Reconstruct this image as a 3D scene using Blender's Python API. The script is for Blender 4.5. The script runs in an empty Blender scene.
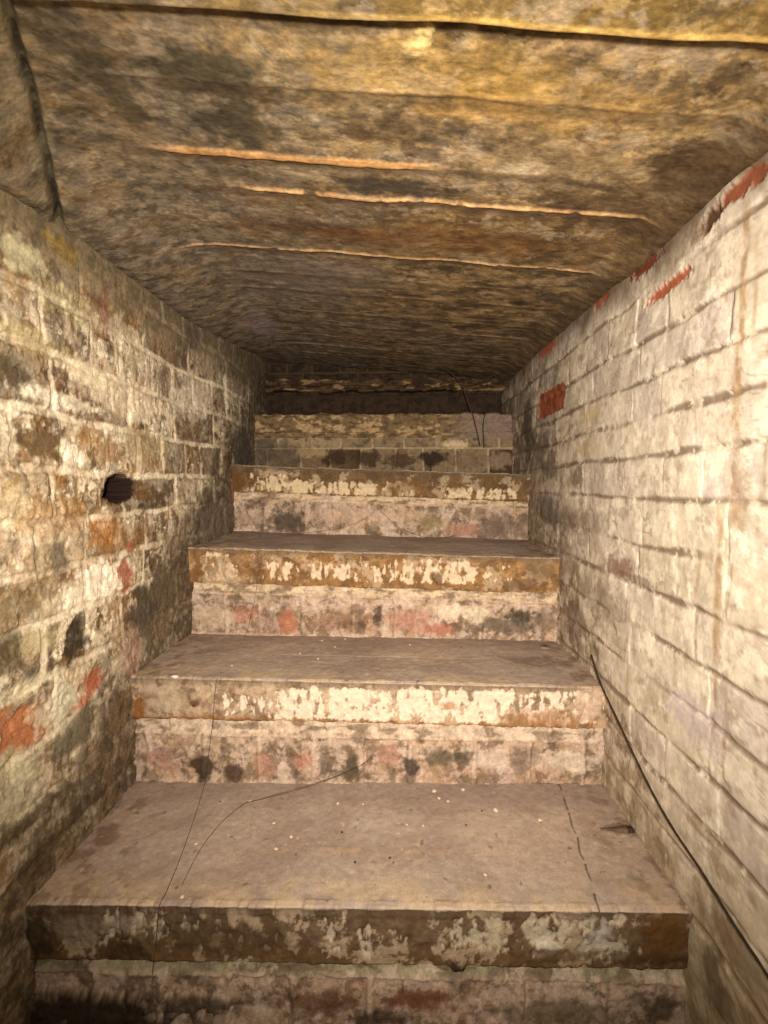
import bpy, math, random
import numpy as np
C = bpy.context.scene.collection
random.seed(5)
# ------------------------------------------------------------------ measures (metres)
EYE = 0.833                      # camera height above the landing
F = 500.0                        # focal length in pixels of the 768x1024 frame
YAW, PITCH = math.atan(14/F), -math.atan(26/F)
XL, XR = -0.532, 0.418           # the two side walls
XN = XL-.020                     # face of the left wall along the lower steps
# ------------------------------------------------------------------ survey helper: a sight line through the camera
def ray(px, py):
    x, y, z = (px-384)/F, 1.0, (512-py)/F
    c, s = math.cos(PITCH), math.sin(PITCH)
    y, z = y*c - z*s, y*s + z*c
    c, s = math.cos(YAW), math.sin(YAW)
    return x*c - y*s, x*s + y*c, z
def on_x(px, py, X):             # -> (y, z) where the sight line meets the wall x = X
    r = ray(px, py); t = X/r[0]; return r[1]*t, EYE + r[2]*t
def on_y(px, py, Y):             # -> (x, z) on the upright plane y = Y
    r = ray(px, py); t = Y/r[1]; return r[0]*t, EYE + r[2]*t
def on_z(px, py, Z):             # -> (x, y) on the level plane z = Z
    r = ray(px, py); t = (Z-EYE)/r[2]; return r[0]*t, r[1]*t
# ------------------------------------------------------------------ noise
def _h(xi, yi, s):
    h = (xi.astype(np.int64)*374761393 + yi.astype(np.int64)*668265263 + s*982451653) & 0xffffffff
    h = ((h ^ (h >> 13))*1274126177) & 0xffffffff
    h = ((h ^ (h >> 15))*2246822519) & 0xffffffff
    return (h ^ (h >> 16)) & 0xffffffff
def rnd(a, b, s):
    return _h(np.asarray(a), np.asarray(b), s)/4294967295.0
def pn(x, y, s=0):
    xi, yi = np.floor(x), np.floor(y); fx, fy = x-xi, y-yi
    def g(dx, dy):
        a = rnd(xi+dx, yi+dy, s)*2*np.pi
        return np.cos(a)*(fx-dx) + np.sin(a)*(fy-dy)
    u = fx*fx*fx*(fx*(fx*6-15)+10); v = fy*fy*fy*(fy*(fy*6-15)+10)
    a = g(0, 0)*(1-u)+g(1, 0)*u; b = g(0, 1)*(1-u)+g(1, 1)*u
    return (a*(1-v)+b*v)*1.4
def fbm(x, y, f, s=0, o=4, g=.5):
    r = 0; a = 1; t = 0
    for k in range(o):
        r = r + a*pn(x*f+17.3*k, y*f-9.1*k, s+k*31); t += a; a *= g; f *= 2.03
    return .5 + .5*r/t*1.55       # about 0..1
def ss(a, b, x):
    t = np.clip((x-a)/(b-a), 0, 1); return t*t*(3-2*t)
def lin(c):
    c = np.array(c, float)/255.0
    return np.where(c <= .04045, c/12.92, ((c+.055)/1.055)**2.4)
def mix(c, col, m):
    col = lin(col) if isinstance(col, tuple) else col
    return c + (col-c)*np.clip(m, 0, 1)[..., None]
# ------------------------------------------------------------------ mesh from a grid
def grid_mesh(name, P, Cc, mat, parent=None, loop_v=False, caps=False, flip=False):
    n, m = P.shape[:2]
    idx = np.arange(n*m).reshape(n, m)
    if loop_v: idx = np.concatenate([idx, idx[:, :1]], 1)
    a, b, c, d = idx[:-1, :-1].ravel(), idx[1:, :-1].ravel(), idx[1:, 1:].ravel(), idx[:-1, 1:].ravel()
    q = np.stack([a, d, c, b] if flip else [a, b, c, d], 1).astype(np.int32)
    faces = q.shape[0]
    me = bpy.data.meshes.new(name)
    me.vertices.add(n*m); me.vertices.foreach_set('co', P.reshape(-1).astype(np.float32))
    loops = q.ravel(); starts = np.arange(faces)*4; tot = np.full(faces, 4)
    if caps:
        e0 = idx[0, :m]; e1 = idx[-1, :m][::-1]
        if flip: e0, e1 = e0[::-1], e1[::-1]
        loops = np.concatenate([loops, e0, e1]); starts = np.concatenate([starts, [faces*4, faces*4+m]])
        tot = np.concatenate([tot, [m, m]])
    me.loops.add(len(loops)); me.loops.foreach_set('vertex_index', loops.astype(np.int32))
    me.polygons.add(len(starts)); me.polygons.foreach_set('loop_start', starts.astype(np.int32))
    me.polygons.foreach_set('loop_total', tot.astype(np.int32))
    me.polygons.foreach_set('use_smooth', np.ones(len(starts), bool))
    at = me.color_attributes.new('col', 'FLOAT_COLOR', 'POINT')
    cc = np.ones((n*m, 4), np.float32); cc[:, :3] = np.clip(Cc, 0.004, .95).reshape(-1, 3)
    at.data.foreach_set('color', cc.ravel())
    me.update(); me.validate()
    me.materials.append(mat)
    o = bpy.data.objects.new(name, me); C.objects.link(o)
    if parent: o.parent = parent
    return o
def tag(o, label=None, cat=None, group=None, kind=None):
    if label: o['label'] = label
    if cat: o['category'] = cat
    if group: o['group'] = group
    if kind: o['kind'] = kind
    return o
# ------------------------------------------------------------------ materials
def masonry(name, rough=.85, grain=90, gamt=.35, bump=.25, bdist=.003, streak=None):
    m = bpy.data.materials.new(name); m.use_nodes = True
    nt = m.node_tree; N = nt.nodes; L = nt.links
    b = N['Principled BSDF']; b.inputs['Roughness'].default_value = rough
    b.inputs['Specular IOR Level'].default_value = .25
    at = N.new('ShaderNodeAttribute'); at.attribute_name = 'col'
    tc = N.new('ShaderNodeTexCoord'); mp = N.new('ShaderNodeMapping'); L.new(tc.outputs['Object'], mp.inputs[0])
    if streak: mp.inputs['Scale'].default_value = streak
    def noise(sc, det, r=.6):
        n = N.new('ShaderNodeTexNoise'); n.inputs['Scale'].default_value = sc; n.inputs['Detail'].default_value = det
        n.inputs['Roughness'].default_value = r; L.new(mp.outputs[0], n.inputs['Vector']); return n
    n1 = noise(grain, 5, .65); n2 = noise(grain*4, 3)
    mr = N.new('ShaderNodeMapRange'); mr.inputs[1].default_value = .32; mr.inputs[2].default_value = .68
    mr.inputs[3].default_value = 1-gamt; mr.inputs[4].default_value = 1+gamt; L.new(n1.outputs[0], mr.inputs[0])
    mr2 = N.new('ShaderNodeMapRange'); mr2.inputs[1].default_value = .3; mr2.inputs[2].default_value = .7
    mr2.inputs[3].default_value = 1-gamt*.4; mr2.inputs[4].default_value = 1+gamt*.4; L.new(n2.outputs[0], mr2.inputs[0])
    mu = N.new('ShaderNodeMath'); mu.operation = 'MULTIPLY'; L.new(mr.outputs[0], mu.inputs[0]); L.new(mr2.outputs[0], mu.inputs[1])
    vm = N.new('ShaderNodeVectorMath'); vm.operation = 'SCALE'; L.new(at.outputs['Color'], vm.inputs[0]); L.new(mu.outputs[0], vm.inputs['Scale'])
    L.new(vm.outputs[0], b.inputs['Base Color'])
    ad = N.new('ShaderNodeMath'); ad.operation = 'MULTIPLY_ADD'; ad.inputs[1].default_value = .35
    L.new(n2.outputs[0], ad.inputs[0]); L.new(n1.outputs[0], ad.inputs[2])
    bp = N.new('ShaderNodeBump'); bp.inputs['Strength'].default_value = bump; bp.inputs['Distance'].default_value = bdist
    L.new(ad.outputs[0], bp.inputs['Height']); L.new(bp.outputs[0], b.inputs['Normal'])
    return m
M_LEFT = masonry('worn_limewashed_brick', gamt=.34, grain=60, bump=.2, bdist=.002)
M_RIGHT = masonry('thick_limewash_over_brick', gamt=.13, grain=50, bump=.18, bdist=.002)
M_CEIL = masonry('board_marked_concrete', gamt=.42, grain=55, bump=.15, bdist=.002, streak=(.6, 1, 1))
M_TREAD = masonry('dusty_stone_tread', gamt=.13, grain=80, bump=.35, bdist=.002)
M_RISER = masonry('stained_brick_riser', gamt=.26, grain=80, bump=.3, bdist=.003)
def plain(name, col, rough=.8, gamt=.3, grain=200, metal=0):
    m = bpy.data.materials.new(name); m.use_nodes = True
    nt = m.node_tree; N = nt.nodes; b = N['Principled BSDF']; b.inputs['Roughness'].default_value = rough
    b.inputs['Metallic'].default_value = metal
    n = N.new('ShaderNodeTexNoise'); n.inputs['Scale'].default_value = grain; n.inputs['Detail'].default_value = 4
    tc = N.new('ShaderNodeTexCoord'); nt.links.new(tc.outputs['Object'], n.inputs['Vector'])
    r = N.new('ShaderNodeValToRGB'); c = lin(col)
    r.color_ramp.elements[0].position = .3; r.color_ramp.elements[1].position = .7
    r.color_ramp.elements[0].color = (*(c*(1-gamt)), 1); r.color_ramp.elements[1].color = (*np.clip(c*(1+gamt), 0, 1), 1)
    nt.links.new(n.outputs[0], r.inputs[0]); nt.links.new(r.outputs[0], b.inputs['Base Color'])
    return m
# ------------------------------------------------------------------ brickwork field
def course_of(v, edges):
    return np.clip(np.searchsorted(edges, v)-1, 0, len(edges)-2)
def brickwork(u, v, edges, seed, L=.225, Hd=.1125, jit=.010, parity=0, wob=.004):
    v = v + wob*pn(u*3.1, v*2.0, seed+5) + wob*.6*pn(u*11, v*9, seed+6)
    u = u + .004*pn(u*9, v*14, seed+7)
    row = course_of(v, edges)
    e = np.asarray(edges); dv = np.minimum(v-e[row], e[row+1]-v)
    head = ((row+parity) % 2) == 0
    bl = np.where(head, Hd, L)
    uu = u/bl + rnd(row, row*0+3, seed)*1.0
    k = np.floor(uu)
    # jittered perpends
    b0 = k + (rnd(row, k, seed+11)-.5)*2*jit/bl; b1 = k+1 + (rnd(row, k+1, seed+11)-.5)*2*jit/bl
    k = np.where(uu < b0, k-1, np.where(uu > b1, k+1, k))
    b0 = k + (rnd(row, k, seed+11)-.5)*2*jit/bl; b1 = k+1 + (rnd(row, k+1, seed+11)-.5)*2*jit/bl
    du = np.minimum(uu-b0, b1-uu)*bl
    return du, dv, row, k
def ell(u, v, c, r, ns, seed, rough=.9, rot=0):
    a, b = u-c[0], v-c[1]
    if rot: a, b = a*math.cos(rot)+b*math.sin(rot), -a*math.sin(rot)+b*math.cos(rot)
    d = np.sqrt((a/r[0])**2+(b/r[1])**2)
    out = np.zeros_like(d); k = d < 2.3          # noise only where the patch can reach
    own = .9/min(r)
    dk = d[k] + rough*((fbm(u[k], v[k], ns, seed, 4, .6)-.5)*.9 + (fbm(u[k], v[k], min(own, 120), seed+77, 4, .65)-.5)*1.5)
    out[k] = ss(1.35, .65, dk); return out
def wall_patches(col, disp, Y, Z, X, pats, ns, seed, ids=None):
    for i, p in enumerate(pats):
        px, py, rx, ry, c, a = p[:6]; dd = p[6] if len(p) > 6 else 0
        y0, z0 = on_x(px, py, X); y1, _ = on_x(px-rx, py, X); y2, _ = on_x(px+rx, py, X); _, z1 = on_x(px, py-ry, X)
        m = ell(Y, Z, (y0, z0), (abs(y2-y1)/2, abs(z1-z0)), ns, seed+i)*a
        col = mix(col, c, m); disp = disp + dd*m
    return col, disp
# ------------------------------------------------------------------ ceiling height
def bow(y):                       # the left wall stands 20 mm further out along the lower steps
    return -.020*ss(1.62, 1.25, y)
def ceil_edge(y):                 # x of the crease where the left haunch begins
    return -0.375 - (y-.49)*.52
def ceil_z(x, y):
    z = EYE + .430 + .021*(y-.5) - .085*x
    xe = np.maximum(ceil_edge(y), XL-.02)
    wdt = np.maximum(xe-XL, .02)
    z = z - ss(0, 1, np.clip((xe-x)/wdt, 0, 1.2))*.55*np.clip(wdt, 0, .16)
    z = z - .062*ss(XL+.20, XL-.02, x)**1.5*ss(.4, .85, y)*ss(2.2, 1.3, y)       # soft plaster cove on the left
    z = z - .02*ss(XR-.06, XR, x)
    return z
# ================================================================== LEFT WALL
ys = np.concatenate([np.linspace(-.6, .62, 200)[:-1], np.linspace(.62, 1.25, 330)[:-1], np.linspace(1.25, 2.34, 330)])
zs = np.linspace(-.02, 1.40, 560)
Y, Z = np.meshgrid(ys, zs, indexing='ij')
def left_wall():
    # course lines read at the left edge of the photo
    ed = [on_x(0, p, XN)[1] for p in (970, 905, 840, 775, 706, 641, 585, 528, 470, 404, 335, 272, 205, 140, 75)]
    lo = [ed[0]-.083*k for k in range(12, 0, -1)]; hi = [ed[-1]+.083*k for k in (1, 2, 3, 4)]
    edges = np.array(lo+ed+hi)
    du, dv, row, k = brickwork(Y, Z, edges, 21, jit=.012, parity=0, wob=.007)
    n1 = fbm(Y, Z, 9, 1); n2 = fbm(Y, Z, 28, 2, 5, .6); n3 = fbm(Y, Z, 70, 3, 4, .6); n0 = fbm(Y, Z, 3.2, 4)
    d = np.minimum(du, dv*1.05) + (n2-.5)*.008
    br = ss(.003, .010, d)                                  # 1 on the brick face
    r1 = rnd(row, k, 100); r2 = rnd(row, k, 101); r3 = rnd(row, k, 102)
    face = np.zeros(Y.shape+(3,)) + lin((150, 128, 96))
    face = mix(face, (112, 88, 60), ss(.35, .75, n2)*.7)
    face = mix(face, (128, 118, 100), (r1 > .6)*.8)
    face = mix(face, (92, 78, 62), (r1 < .22)*.85)
    face = mix(face, (150, 92, 62), (r2 > .90)*.8)
    face = mix(face, (88, 70, 40), ss(.55, .8, n1)*.5)
    mort = np.zeros(Y.shape+(3,)) + lin((214, 198, 168))
    mort = mix(mort, (150, 128, 96), ss(.5, .8, n2)*.7)
    col = mix(mort, face, br) if False else mort + (face-mort)*br[..., None]
    # limewash that has survived, brick by brick
    wash = ss(.40, .66, n2*.55+n1*.35+(r3-.5)*.42+.12+(n3-.5)*.35+.05*(n0-.5))
    upper = ss(.95, 1.25, Z); wash = wash*(1-.45*upper)
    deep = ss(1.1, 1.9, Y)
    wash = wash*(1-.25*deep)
    col = mix(col, (230, 214, 182), wash*.82)
    col = mix(col, (244, 232, 206), ss(.62, .8, n3*.5+n1*.5)*wash*.8)
    # ochre bleed, dark mould, and shade painted in further up the stair
    col = mix(col, (170, 122, 58), ss(.60, .85, fbm(Y, Z, 13, 9))*.45*ss(1.5, 1.0, Y))
    col = mix(col, (72, 60, 48), ss(.58, .78, fbm(Y, Z, 17, 14, 5, .6))*.62)
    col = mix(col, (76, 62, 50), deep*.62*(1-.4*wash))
    foot0 = ss(.20, .02, Z - (.20 + np.clip(Y-.70, 0, 3)*.76))
    nb = fbm(Y, Z, 34, 33, 5, .68); nc = fbm(Y, Z, 12, 34, 6, .66)
    flk = ss(.54, .57, nb*.6+nc*.4)                        # flaked spots down to the brick
    flk = flk*(.35+.65*br)
    col = mix(col, (120, 92, 60), flk*.5*(1-.3*deep)); col = mix(col, (66, 50, 34), ss(.60, .64, nb*.6+nc*.4)*.6)
    wf = ss(.55, .58, fbm(Y, Z, 22, 35, 6, .68))*(1-.6*deep)*ss(1.22, 1.1, Z); col = mix(col, (240, 226, 196), wf*.65)
    mj = ss(.0085, .003, d)*ss(.34, .5, fbm(Y, Z, 10, 38)); col = mix(col, (236, 222, 192), mj*(.72-.30*deep)*np.maximum(ss(1.25, 1.15, Z), ss(.95, 1.2, Y))*(1-foot0)); disp_m = mj*.002
    col = mix(col, (104, 84, 58), ss(.012, .008, d)*ss(.006, .0085, d)*.35)
    bt = (rnd(row, k, 140) > .55)*br; col = mix(col, (126, 104, 76), bt*.42*ss(.40, .55, n2)); col = mix(col, (92, 76, 56), (rnd(row, k, 141) > .82)*br*.6)
    col = mix(col, (150, 108, 60), ss(.52, .6, fbm(Y, Z, 8, 36, 5, .6))*.38*ss(1.6, .9, Y))
    # plaster smeared over the top of the wall
    pl = ss(1.165, 1.195, Z + (n1-.5)*.07)
    pl = pl*(.35+.65*ss(1.35, .95, Y)); col = mix(col, (158, 140, 108), pl*.9); col = mix(col, (96, 84, 62), pl*ss(.45, .65, n2)*.7)
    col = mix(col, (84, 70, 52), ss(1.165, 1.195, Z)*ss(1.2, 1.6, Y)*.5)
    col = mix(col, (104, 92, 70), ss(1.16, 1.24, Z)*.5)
    # grime at the foot, following the stair
    foot = ss(.20, .02, Z - (.20 + np.clip(Y-.70, 0, 3)*.76) + (n1-.5)*.16)
    col = mix(col, (92, 78, 58), foot*.72); col = mix(col, (58, 46, 32), foot*ss(.45, .62, n2)*.6)
    disp = -.003 + .0035*br + (r1-.5)*.005*br + (n2-.5)*.0020 + (n3-.5)*.0004 + (n0-.5)*.012 - .0022*flk + disp_m
    disp = disp*(1-.8*pl) + .004*pl
    dark, red, och, wht = (58, 44, 30), (176, 92, 58), (156, 104, 44), (246, 234, 206)
    P = [(45, 440, 26, 20, (104, 80, 48), .9, -.003), (12, 375, 18, 16, (84, 74, 54), .85, -.003), (12, 490, 10, 10, (150, 120, 60), .7),
         (60, 400, 40, 9, wht, .7), (75, 455, 12, 14, wht, .8), (10, 510, 26, 22, (222, 204, 164), .7), (60, 515, 40, 20, (176, 138, 92), .6),
         (112, 452, 16, 13, (150, 112, 72), .8), (150, 446, 18, 14, (170, 152, 112), .7), (92, 436, 12, 12, (160, 118, 66), .55),
         (118, 536, 16, 16, (146, 108, 62), .7), (142, 532, 9, 16, (112, 72, 30), .7), (105, 530, 14, 14, (178, 122, 66), .6),
         (100, 583, 28, 18, (246, 232, 206), .95), (70, 598, 18, 12, (240, 226, 196), .8), (126, 575, 7, 14, (164, 98, 74), .9, -.003),
         (132, 548, 5, 5, (160, 92, 66), .8),
         (60, 560, 10, 16, (104, 94, 78), .8), (40, 558, 12, 14, (150, 134, 104), .6), (10, 605, 40, 18, (120, 102, 66), .7, -.003),
         (76, 640, 11, 22, (56, 46, 30), .9, -.006), (38, 640, 22, 14, (190, 176, 130), .6), (8, 655, 12, 26, (90, 78, 50), .8),
         (22, 732, 34, 25, (178, 116, 78), 1, -.006), (92, 684, 12, 12, (172, 100, 72), .95, -.004), (84, 700, 8, 8, (190, 120, 90), .7),
         (134, 650, 10, 24, (190, 150, 128), .5), (20, 690, 40, 8, (214, 204, 168), .8), (62, 700, 22, 22, (206, 200, 172), .75),
         (12, 790, 26, 34, (178, 172, 138), .75), (74, 735, 20, 20, (104, 96, 76), .8),
         (170, 585, 16, 22, (96, 82, 64), .85, -.002), (146, 612, 12, 22, (84, 74, 60), .85), (176, 540, 10, 14, (128, 108, 84), .7),
         (215, 520, 18, 20, (110, 94, 80), .75), (238, 448, 10, 18, (84, 74, 66), .8), (160, 630, 12, 14, (110, 92, 66), .7),
         (110, 830, 40, 24, (110, 90, 62), .7), (40, 860, 30, 14, (80, 64, 40), .8, -.003), (90, 800, 22, 10, (72, 58, 38), .7), (30, 820, 36, 8, (74, 60, 36), .8),
         (60, 300, 34, 16, (190, 176, 130), .5), (20, 255, 24, 16, (206, 198, 160), .75), (60, 250, 16, 10, (160, 132, 60), .6),
         (30, 340, 30, 14, (196, 180, 134), .6), (120, 330, 26, 12, (212, 196, 164), .7), (130, 400, 40, 18, (226, 208, 178), .8),
         (90, 375, 26, 10, (238, 222, 186), .8), (190, 400, 16, 20, (216, 200, 176), .7), (165, 380, 8, 14, (128, 112, 92), .7),
         (104, 310, 5, 26, (130, 74, 56), .6), (188, 298, 10, 13, (96, 60, 40), .85, -.004), (176, 295, 6, 5, (116, 62, 44), .7), (192, 335, 8, 14, (96, 84, 72), .8),
         (122, 211, 7, 8, (58, 34, 20), .95, -.008), (205, 360, 10, 10, (150, 130, 104), .5), (232, 490, 6, 14, (190, 130, 110), .5)]
    col, disp = wall_patches(col, disp, Y, Z, XN, P, 26, 300)
    # the knocked-out hole
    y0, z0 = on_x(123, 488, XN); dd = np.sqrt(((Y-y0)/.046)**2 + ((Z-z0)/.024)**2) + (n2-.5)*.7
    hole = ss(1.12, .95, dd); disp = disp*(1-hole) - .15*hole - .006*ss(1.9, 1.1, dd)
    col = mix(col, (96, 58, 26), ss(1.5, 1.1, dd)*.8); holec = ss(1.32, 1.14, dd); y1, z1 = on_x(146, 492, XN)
    st = ell(Y, Z, (y1, z1), (.030, .020), 30, 77); col = mix(col, (110, 74, 38), st*.7); col = mix(col, (34, 18, 9), holec)  # the darkest mix paints the shade inside the hole
    # long diagonal mortar ridge that climbs to the corner
    Pt = np.stack([XL + bow(Y) + disp, Y, Z], -1)
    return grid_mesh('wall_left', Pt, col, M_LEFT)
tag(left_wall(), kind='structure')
# ================================================================== RIGHT WALL
def right_wall():
    ed = [on_x(767, p, XR)[1] for p in (968, 900, 834, 768, 704, 638, 572, 504, 441, 384, 328, 268, 198, 130)]
    lo = [ed[0]-.074*k for k in range(12, 0, -1)]; hi = [ed[-1]+.074*k for k in (1, 2, 3, 4)]
    edges = np.array(lo+ed+hi)
    du, dv, row, k = brickwork(Y, Z, edges, 47, L=.225, Hd=.1125, jit=.012, parity=1, wob=.006)
    n1 = fbm(Y, Z, 8, 51); n2 = fbm(Y, Z, 26, 52, 5, .6); n3 = fbm(Y, Z, 75, 53, 4, .6); n0 = fbm(Y, Z, 2.6, 54)
    r1 = rnd(row, k, 200); r2 = rnd(row, k, 201)
    col = np.zeros(Y.shape+(3,)) + lin((222, 209, 186))
    col = mix(col, (205, 190, 172), ss(.35, .7, n1)*.6)
    col = mix(col, (236, 226, 202), ss(.5, .75, n2)*.5)
    col = mix(col, (196, 182, 150), (r1 > .72)*.35)
    col = mix(col, (190, 176, 168), (r1 < .2)*.4)
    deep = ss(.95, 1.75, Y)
    # joints: bed joints open and sooty, perpends mostly filled with wash
    jw = fbm(Y, Z, 6, 64, 5, .62)
    jb = ss(.0065, .0010, dv + (n2-.5)*.004 + (.5-jw)*.010)*ss(.36, .60, fbm(Y, Z, 4.5, 60)+.12)
    jp = ss(.006, .0015, du + (n2-.5)*.008)*ss(.45, .65, fbm(Y, Z, 9, 61)+.06*deep)
    j = np.maximum(jb, jp*.45)
    jl = ss(.011, .005, du+(n2-.5)*.006)*ss(.4, .6, fbm(Y, Z, 9, 63)); col = mix(col, (240, 232, 210), jl*.5)
    col = mix(col, (104, 82, 58), j*(.78+.1*deep))
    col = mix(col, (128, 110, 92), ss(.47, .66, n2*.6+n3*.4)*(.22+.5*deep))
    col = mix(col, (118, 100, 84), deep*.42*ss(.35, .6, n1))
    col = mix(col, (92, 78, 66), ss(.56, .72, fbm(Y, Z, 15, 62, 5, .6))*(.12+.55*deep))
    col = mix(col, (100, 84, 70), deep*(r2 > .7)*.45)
    nb = fbm(Y, Z, 30, 66, 6, .68); nc = fbm(Y, Z, 9, 67, 6, .62)
    col = mix(col, (160, 134, 106), ss(.54, .62, nb*.6+nc*.4)*(.22+.40*deep)); col = mix(col, (104, 82, 62), ss(.60, .64, nb*.6+nc*.4)*(.22+.5*deep))
    col = mix(col, (240, 230, 206), ss(.56, .6, fbm(Y, Z, 20, 68, 6, .66))*(1-deep)*.6)
    hair = ss(.012, .003, abs(fbm(Y*.5, Z, 9, 69, 4, .6)-.5))*ss(.5, .62, fbm(Y, Z, 5, 70)); col = mix(col, (120, 98, 72), hair*.5)
    # darker towards the ceiling and the bottom, grime along the stair
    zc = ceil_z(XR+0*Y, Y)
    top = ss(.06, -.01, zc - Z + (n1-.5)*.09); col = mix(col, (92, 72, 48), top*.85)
    foot = ss(.13, .0, Z - (.19 + np.clip(Y-.72, 0, 3)*.76) + (n1-.5)*.22)
    col = mix(col, (146, 124, 98), foot*.6*ss(.35, .58, n2)); col = mix(col, (96, 78, 56), foot*ss(.54, .62, nb)*.6)
    lower = ss(.45, .1, Z); col = mix(col, (176, 160, 122), lower*.5)
    disp = (n0-.5)*.012 + (n1-.5)*.005 + (n2-.5)*.0016 + (n3-.5)*.0003 - .0030*np.maximum(jb, jp*.3) + (r1-.5)*.0022
    red, dred, brn = (190, 84, 44), (120, 58, 38), (150, 118, 78)
    # bricks whose wash has fallen off, and the lost plaster along the top
    for (px, py, cc) in ((550, 401, (158, 88, 60)),):
        y0, z0 = on_x(px, py, XR); mm = ss(1.0, .9, np.maximum(abs(Y-y0-.01)/.125, abs(Z-z0)/.037) + (n2-.5)*.3)
        col = mix(col, cc, mm); col = mix(col, (104, 58, 38), mm*ss(.50, .62, fbm(Y, Z, 26, 404, 5, .66))*.7); disp = disp - .004*mm
    P = [(667, 287, 19, 6, (172, 96, 66), 1, -.004), (643, 266, 14, 8, (112, 56, 40), 1, -.004), (742, 186, 24, 9, (140, 80, 54), 1, -.004),
         (600, 297, 8, 9, (160, 80, 50), .8, -.003), (547, 349, 7, 6, (170, 86, 56), .8), (709, 221, 9, 9, (84, 52, 28), .95, -.006), (697, 232, 5, 14, (110, 86, 56), .5),
         (620, 568, 14, 10, (128, 88, 72), .75), (638, 580, 18, 5, (110, 82, 60), .6), (695, 716, 26, 24, (196, 180, 180), .6),
         (590, 416, 10, 8, (190, 172, 120), .6), (587, 448, 10, 8, (192, 172, 132), .6), (742, 500, 12, 30, brn, .35),
         (576, 478, 9, 9, (108, 92, 80), .7), (548, 470, 8, 14, (104, 90, 80), .7), (560, 520, 14, 14, (110, 96, 84), .6), (548, 510, 9, 12, (86, 76, 66), .6),
         (540, 450, 7, 16, (84, 72, 60), .7), (528, 430, 6, 30, (72, 60, 48), .8), (585, 520, 22, 10, (126, 106, 88), .5), (600, 600, 26, 16, (128, 108, 90), .5),
         (560, 560, 12, 20, (120, 100, 84), .5), (575, 620, 10, 26, (112, 92, 74), .6),
         (720, 870, 20, 10, (146, 128, 92), .6), (700, 830, 16, 6, (140, 120, 84), .6), (735, 950, 26, 22, (120, 100, 68), .6), (715, 990, 16, 26, (96, 78, 50), .7)]
    col, disp = wall_patches(col, disp, Y, Z, XR, P, 24, 500)
    # brown drips
    for i, (px0, py0, px1, py1, wd, a) in enumerate(((750, 215, 738, 380, .004, .75), (762, 240, 752, 330, .003, .5), (738, 380, 733, 520, .006, .5),
                                       (722, 520, 716, 640, .005, .65), (730, 640, 722, 760, .003, .35), (700, 560, 694, 640, .003, .4), (671, 250, 668, 330, .003, .3),
                                       (715, 640, 712, 730, .003, .5))):
        y0, z0 = on_x(px0, py0, XR); y1, z1 = on_x(px1, py1, XR)
        yc = (y0+y1)/2 + .004*pn(Z*20, Z*0+i, 90)
        m = ss(wd*2.2, wd*.5, abs(Y-yc)+(n3-.5)*.004)*ss(z1-.03, z1+.01, Z)*ss(z0+.03, z0-.01, Z)
        col = mix(col, (158, 122, 74), m*a*ss(.3, .6, n2+.1))
    Pt = np.stack([XR - disp, Y, Z], -1)
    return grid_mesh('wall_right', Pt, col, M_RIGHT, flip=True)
tag(right_wall(), kind='structure')
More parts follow.
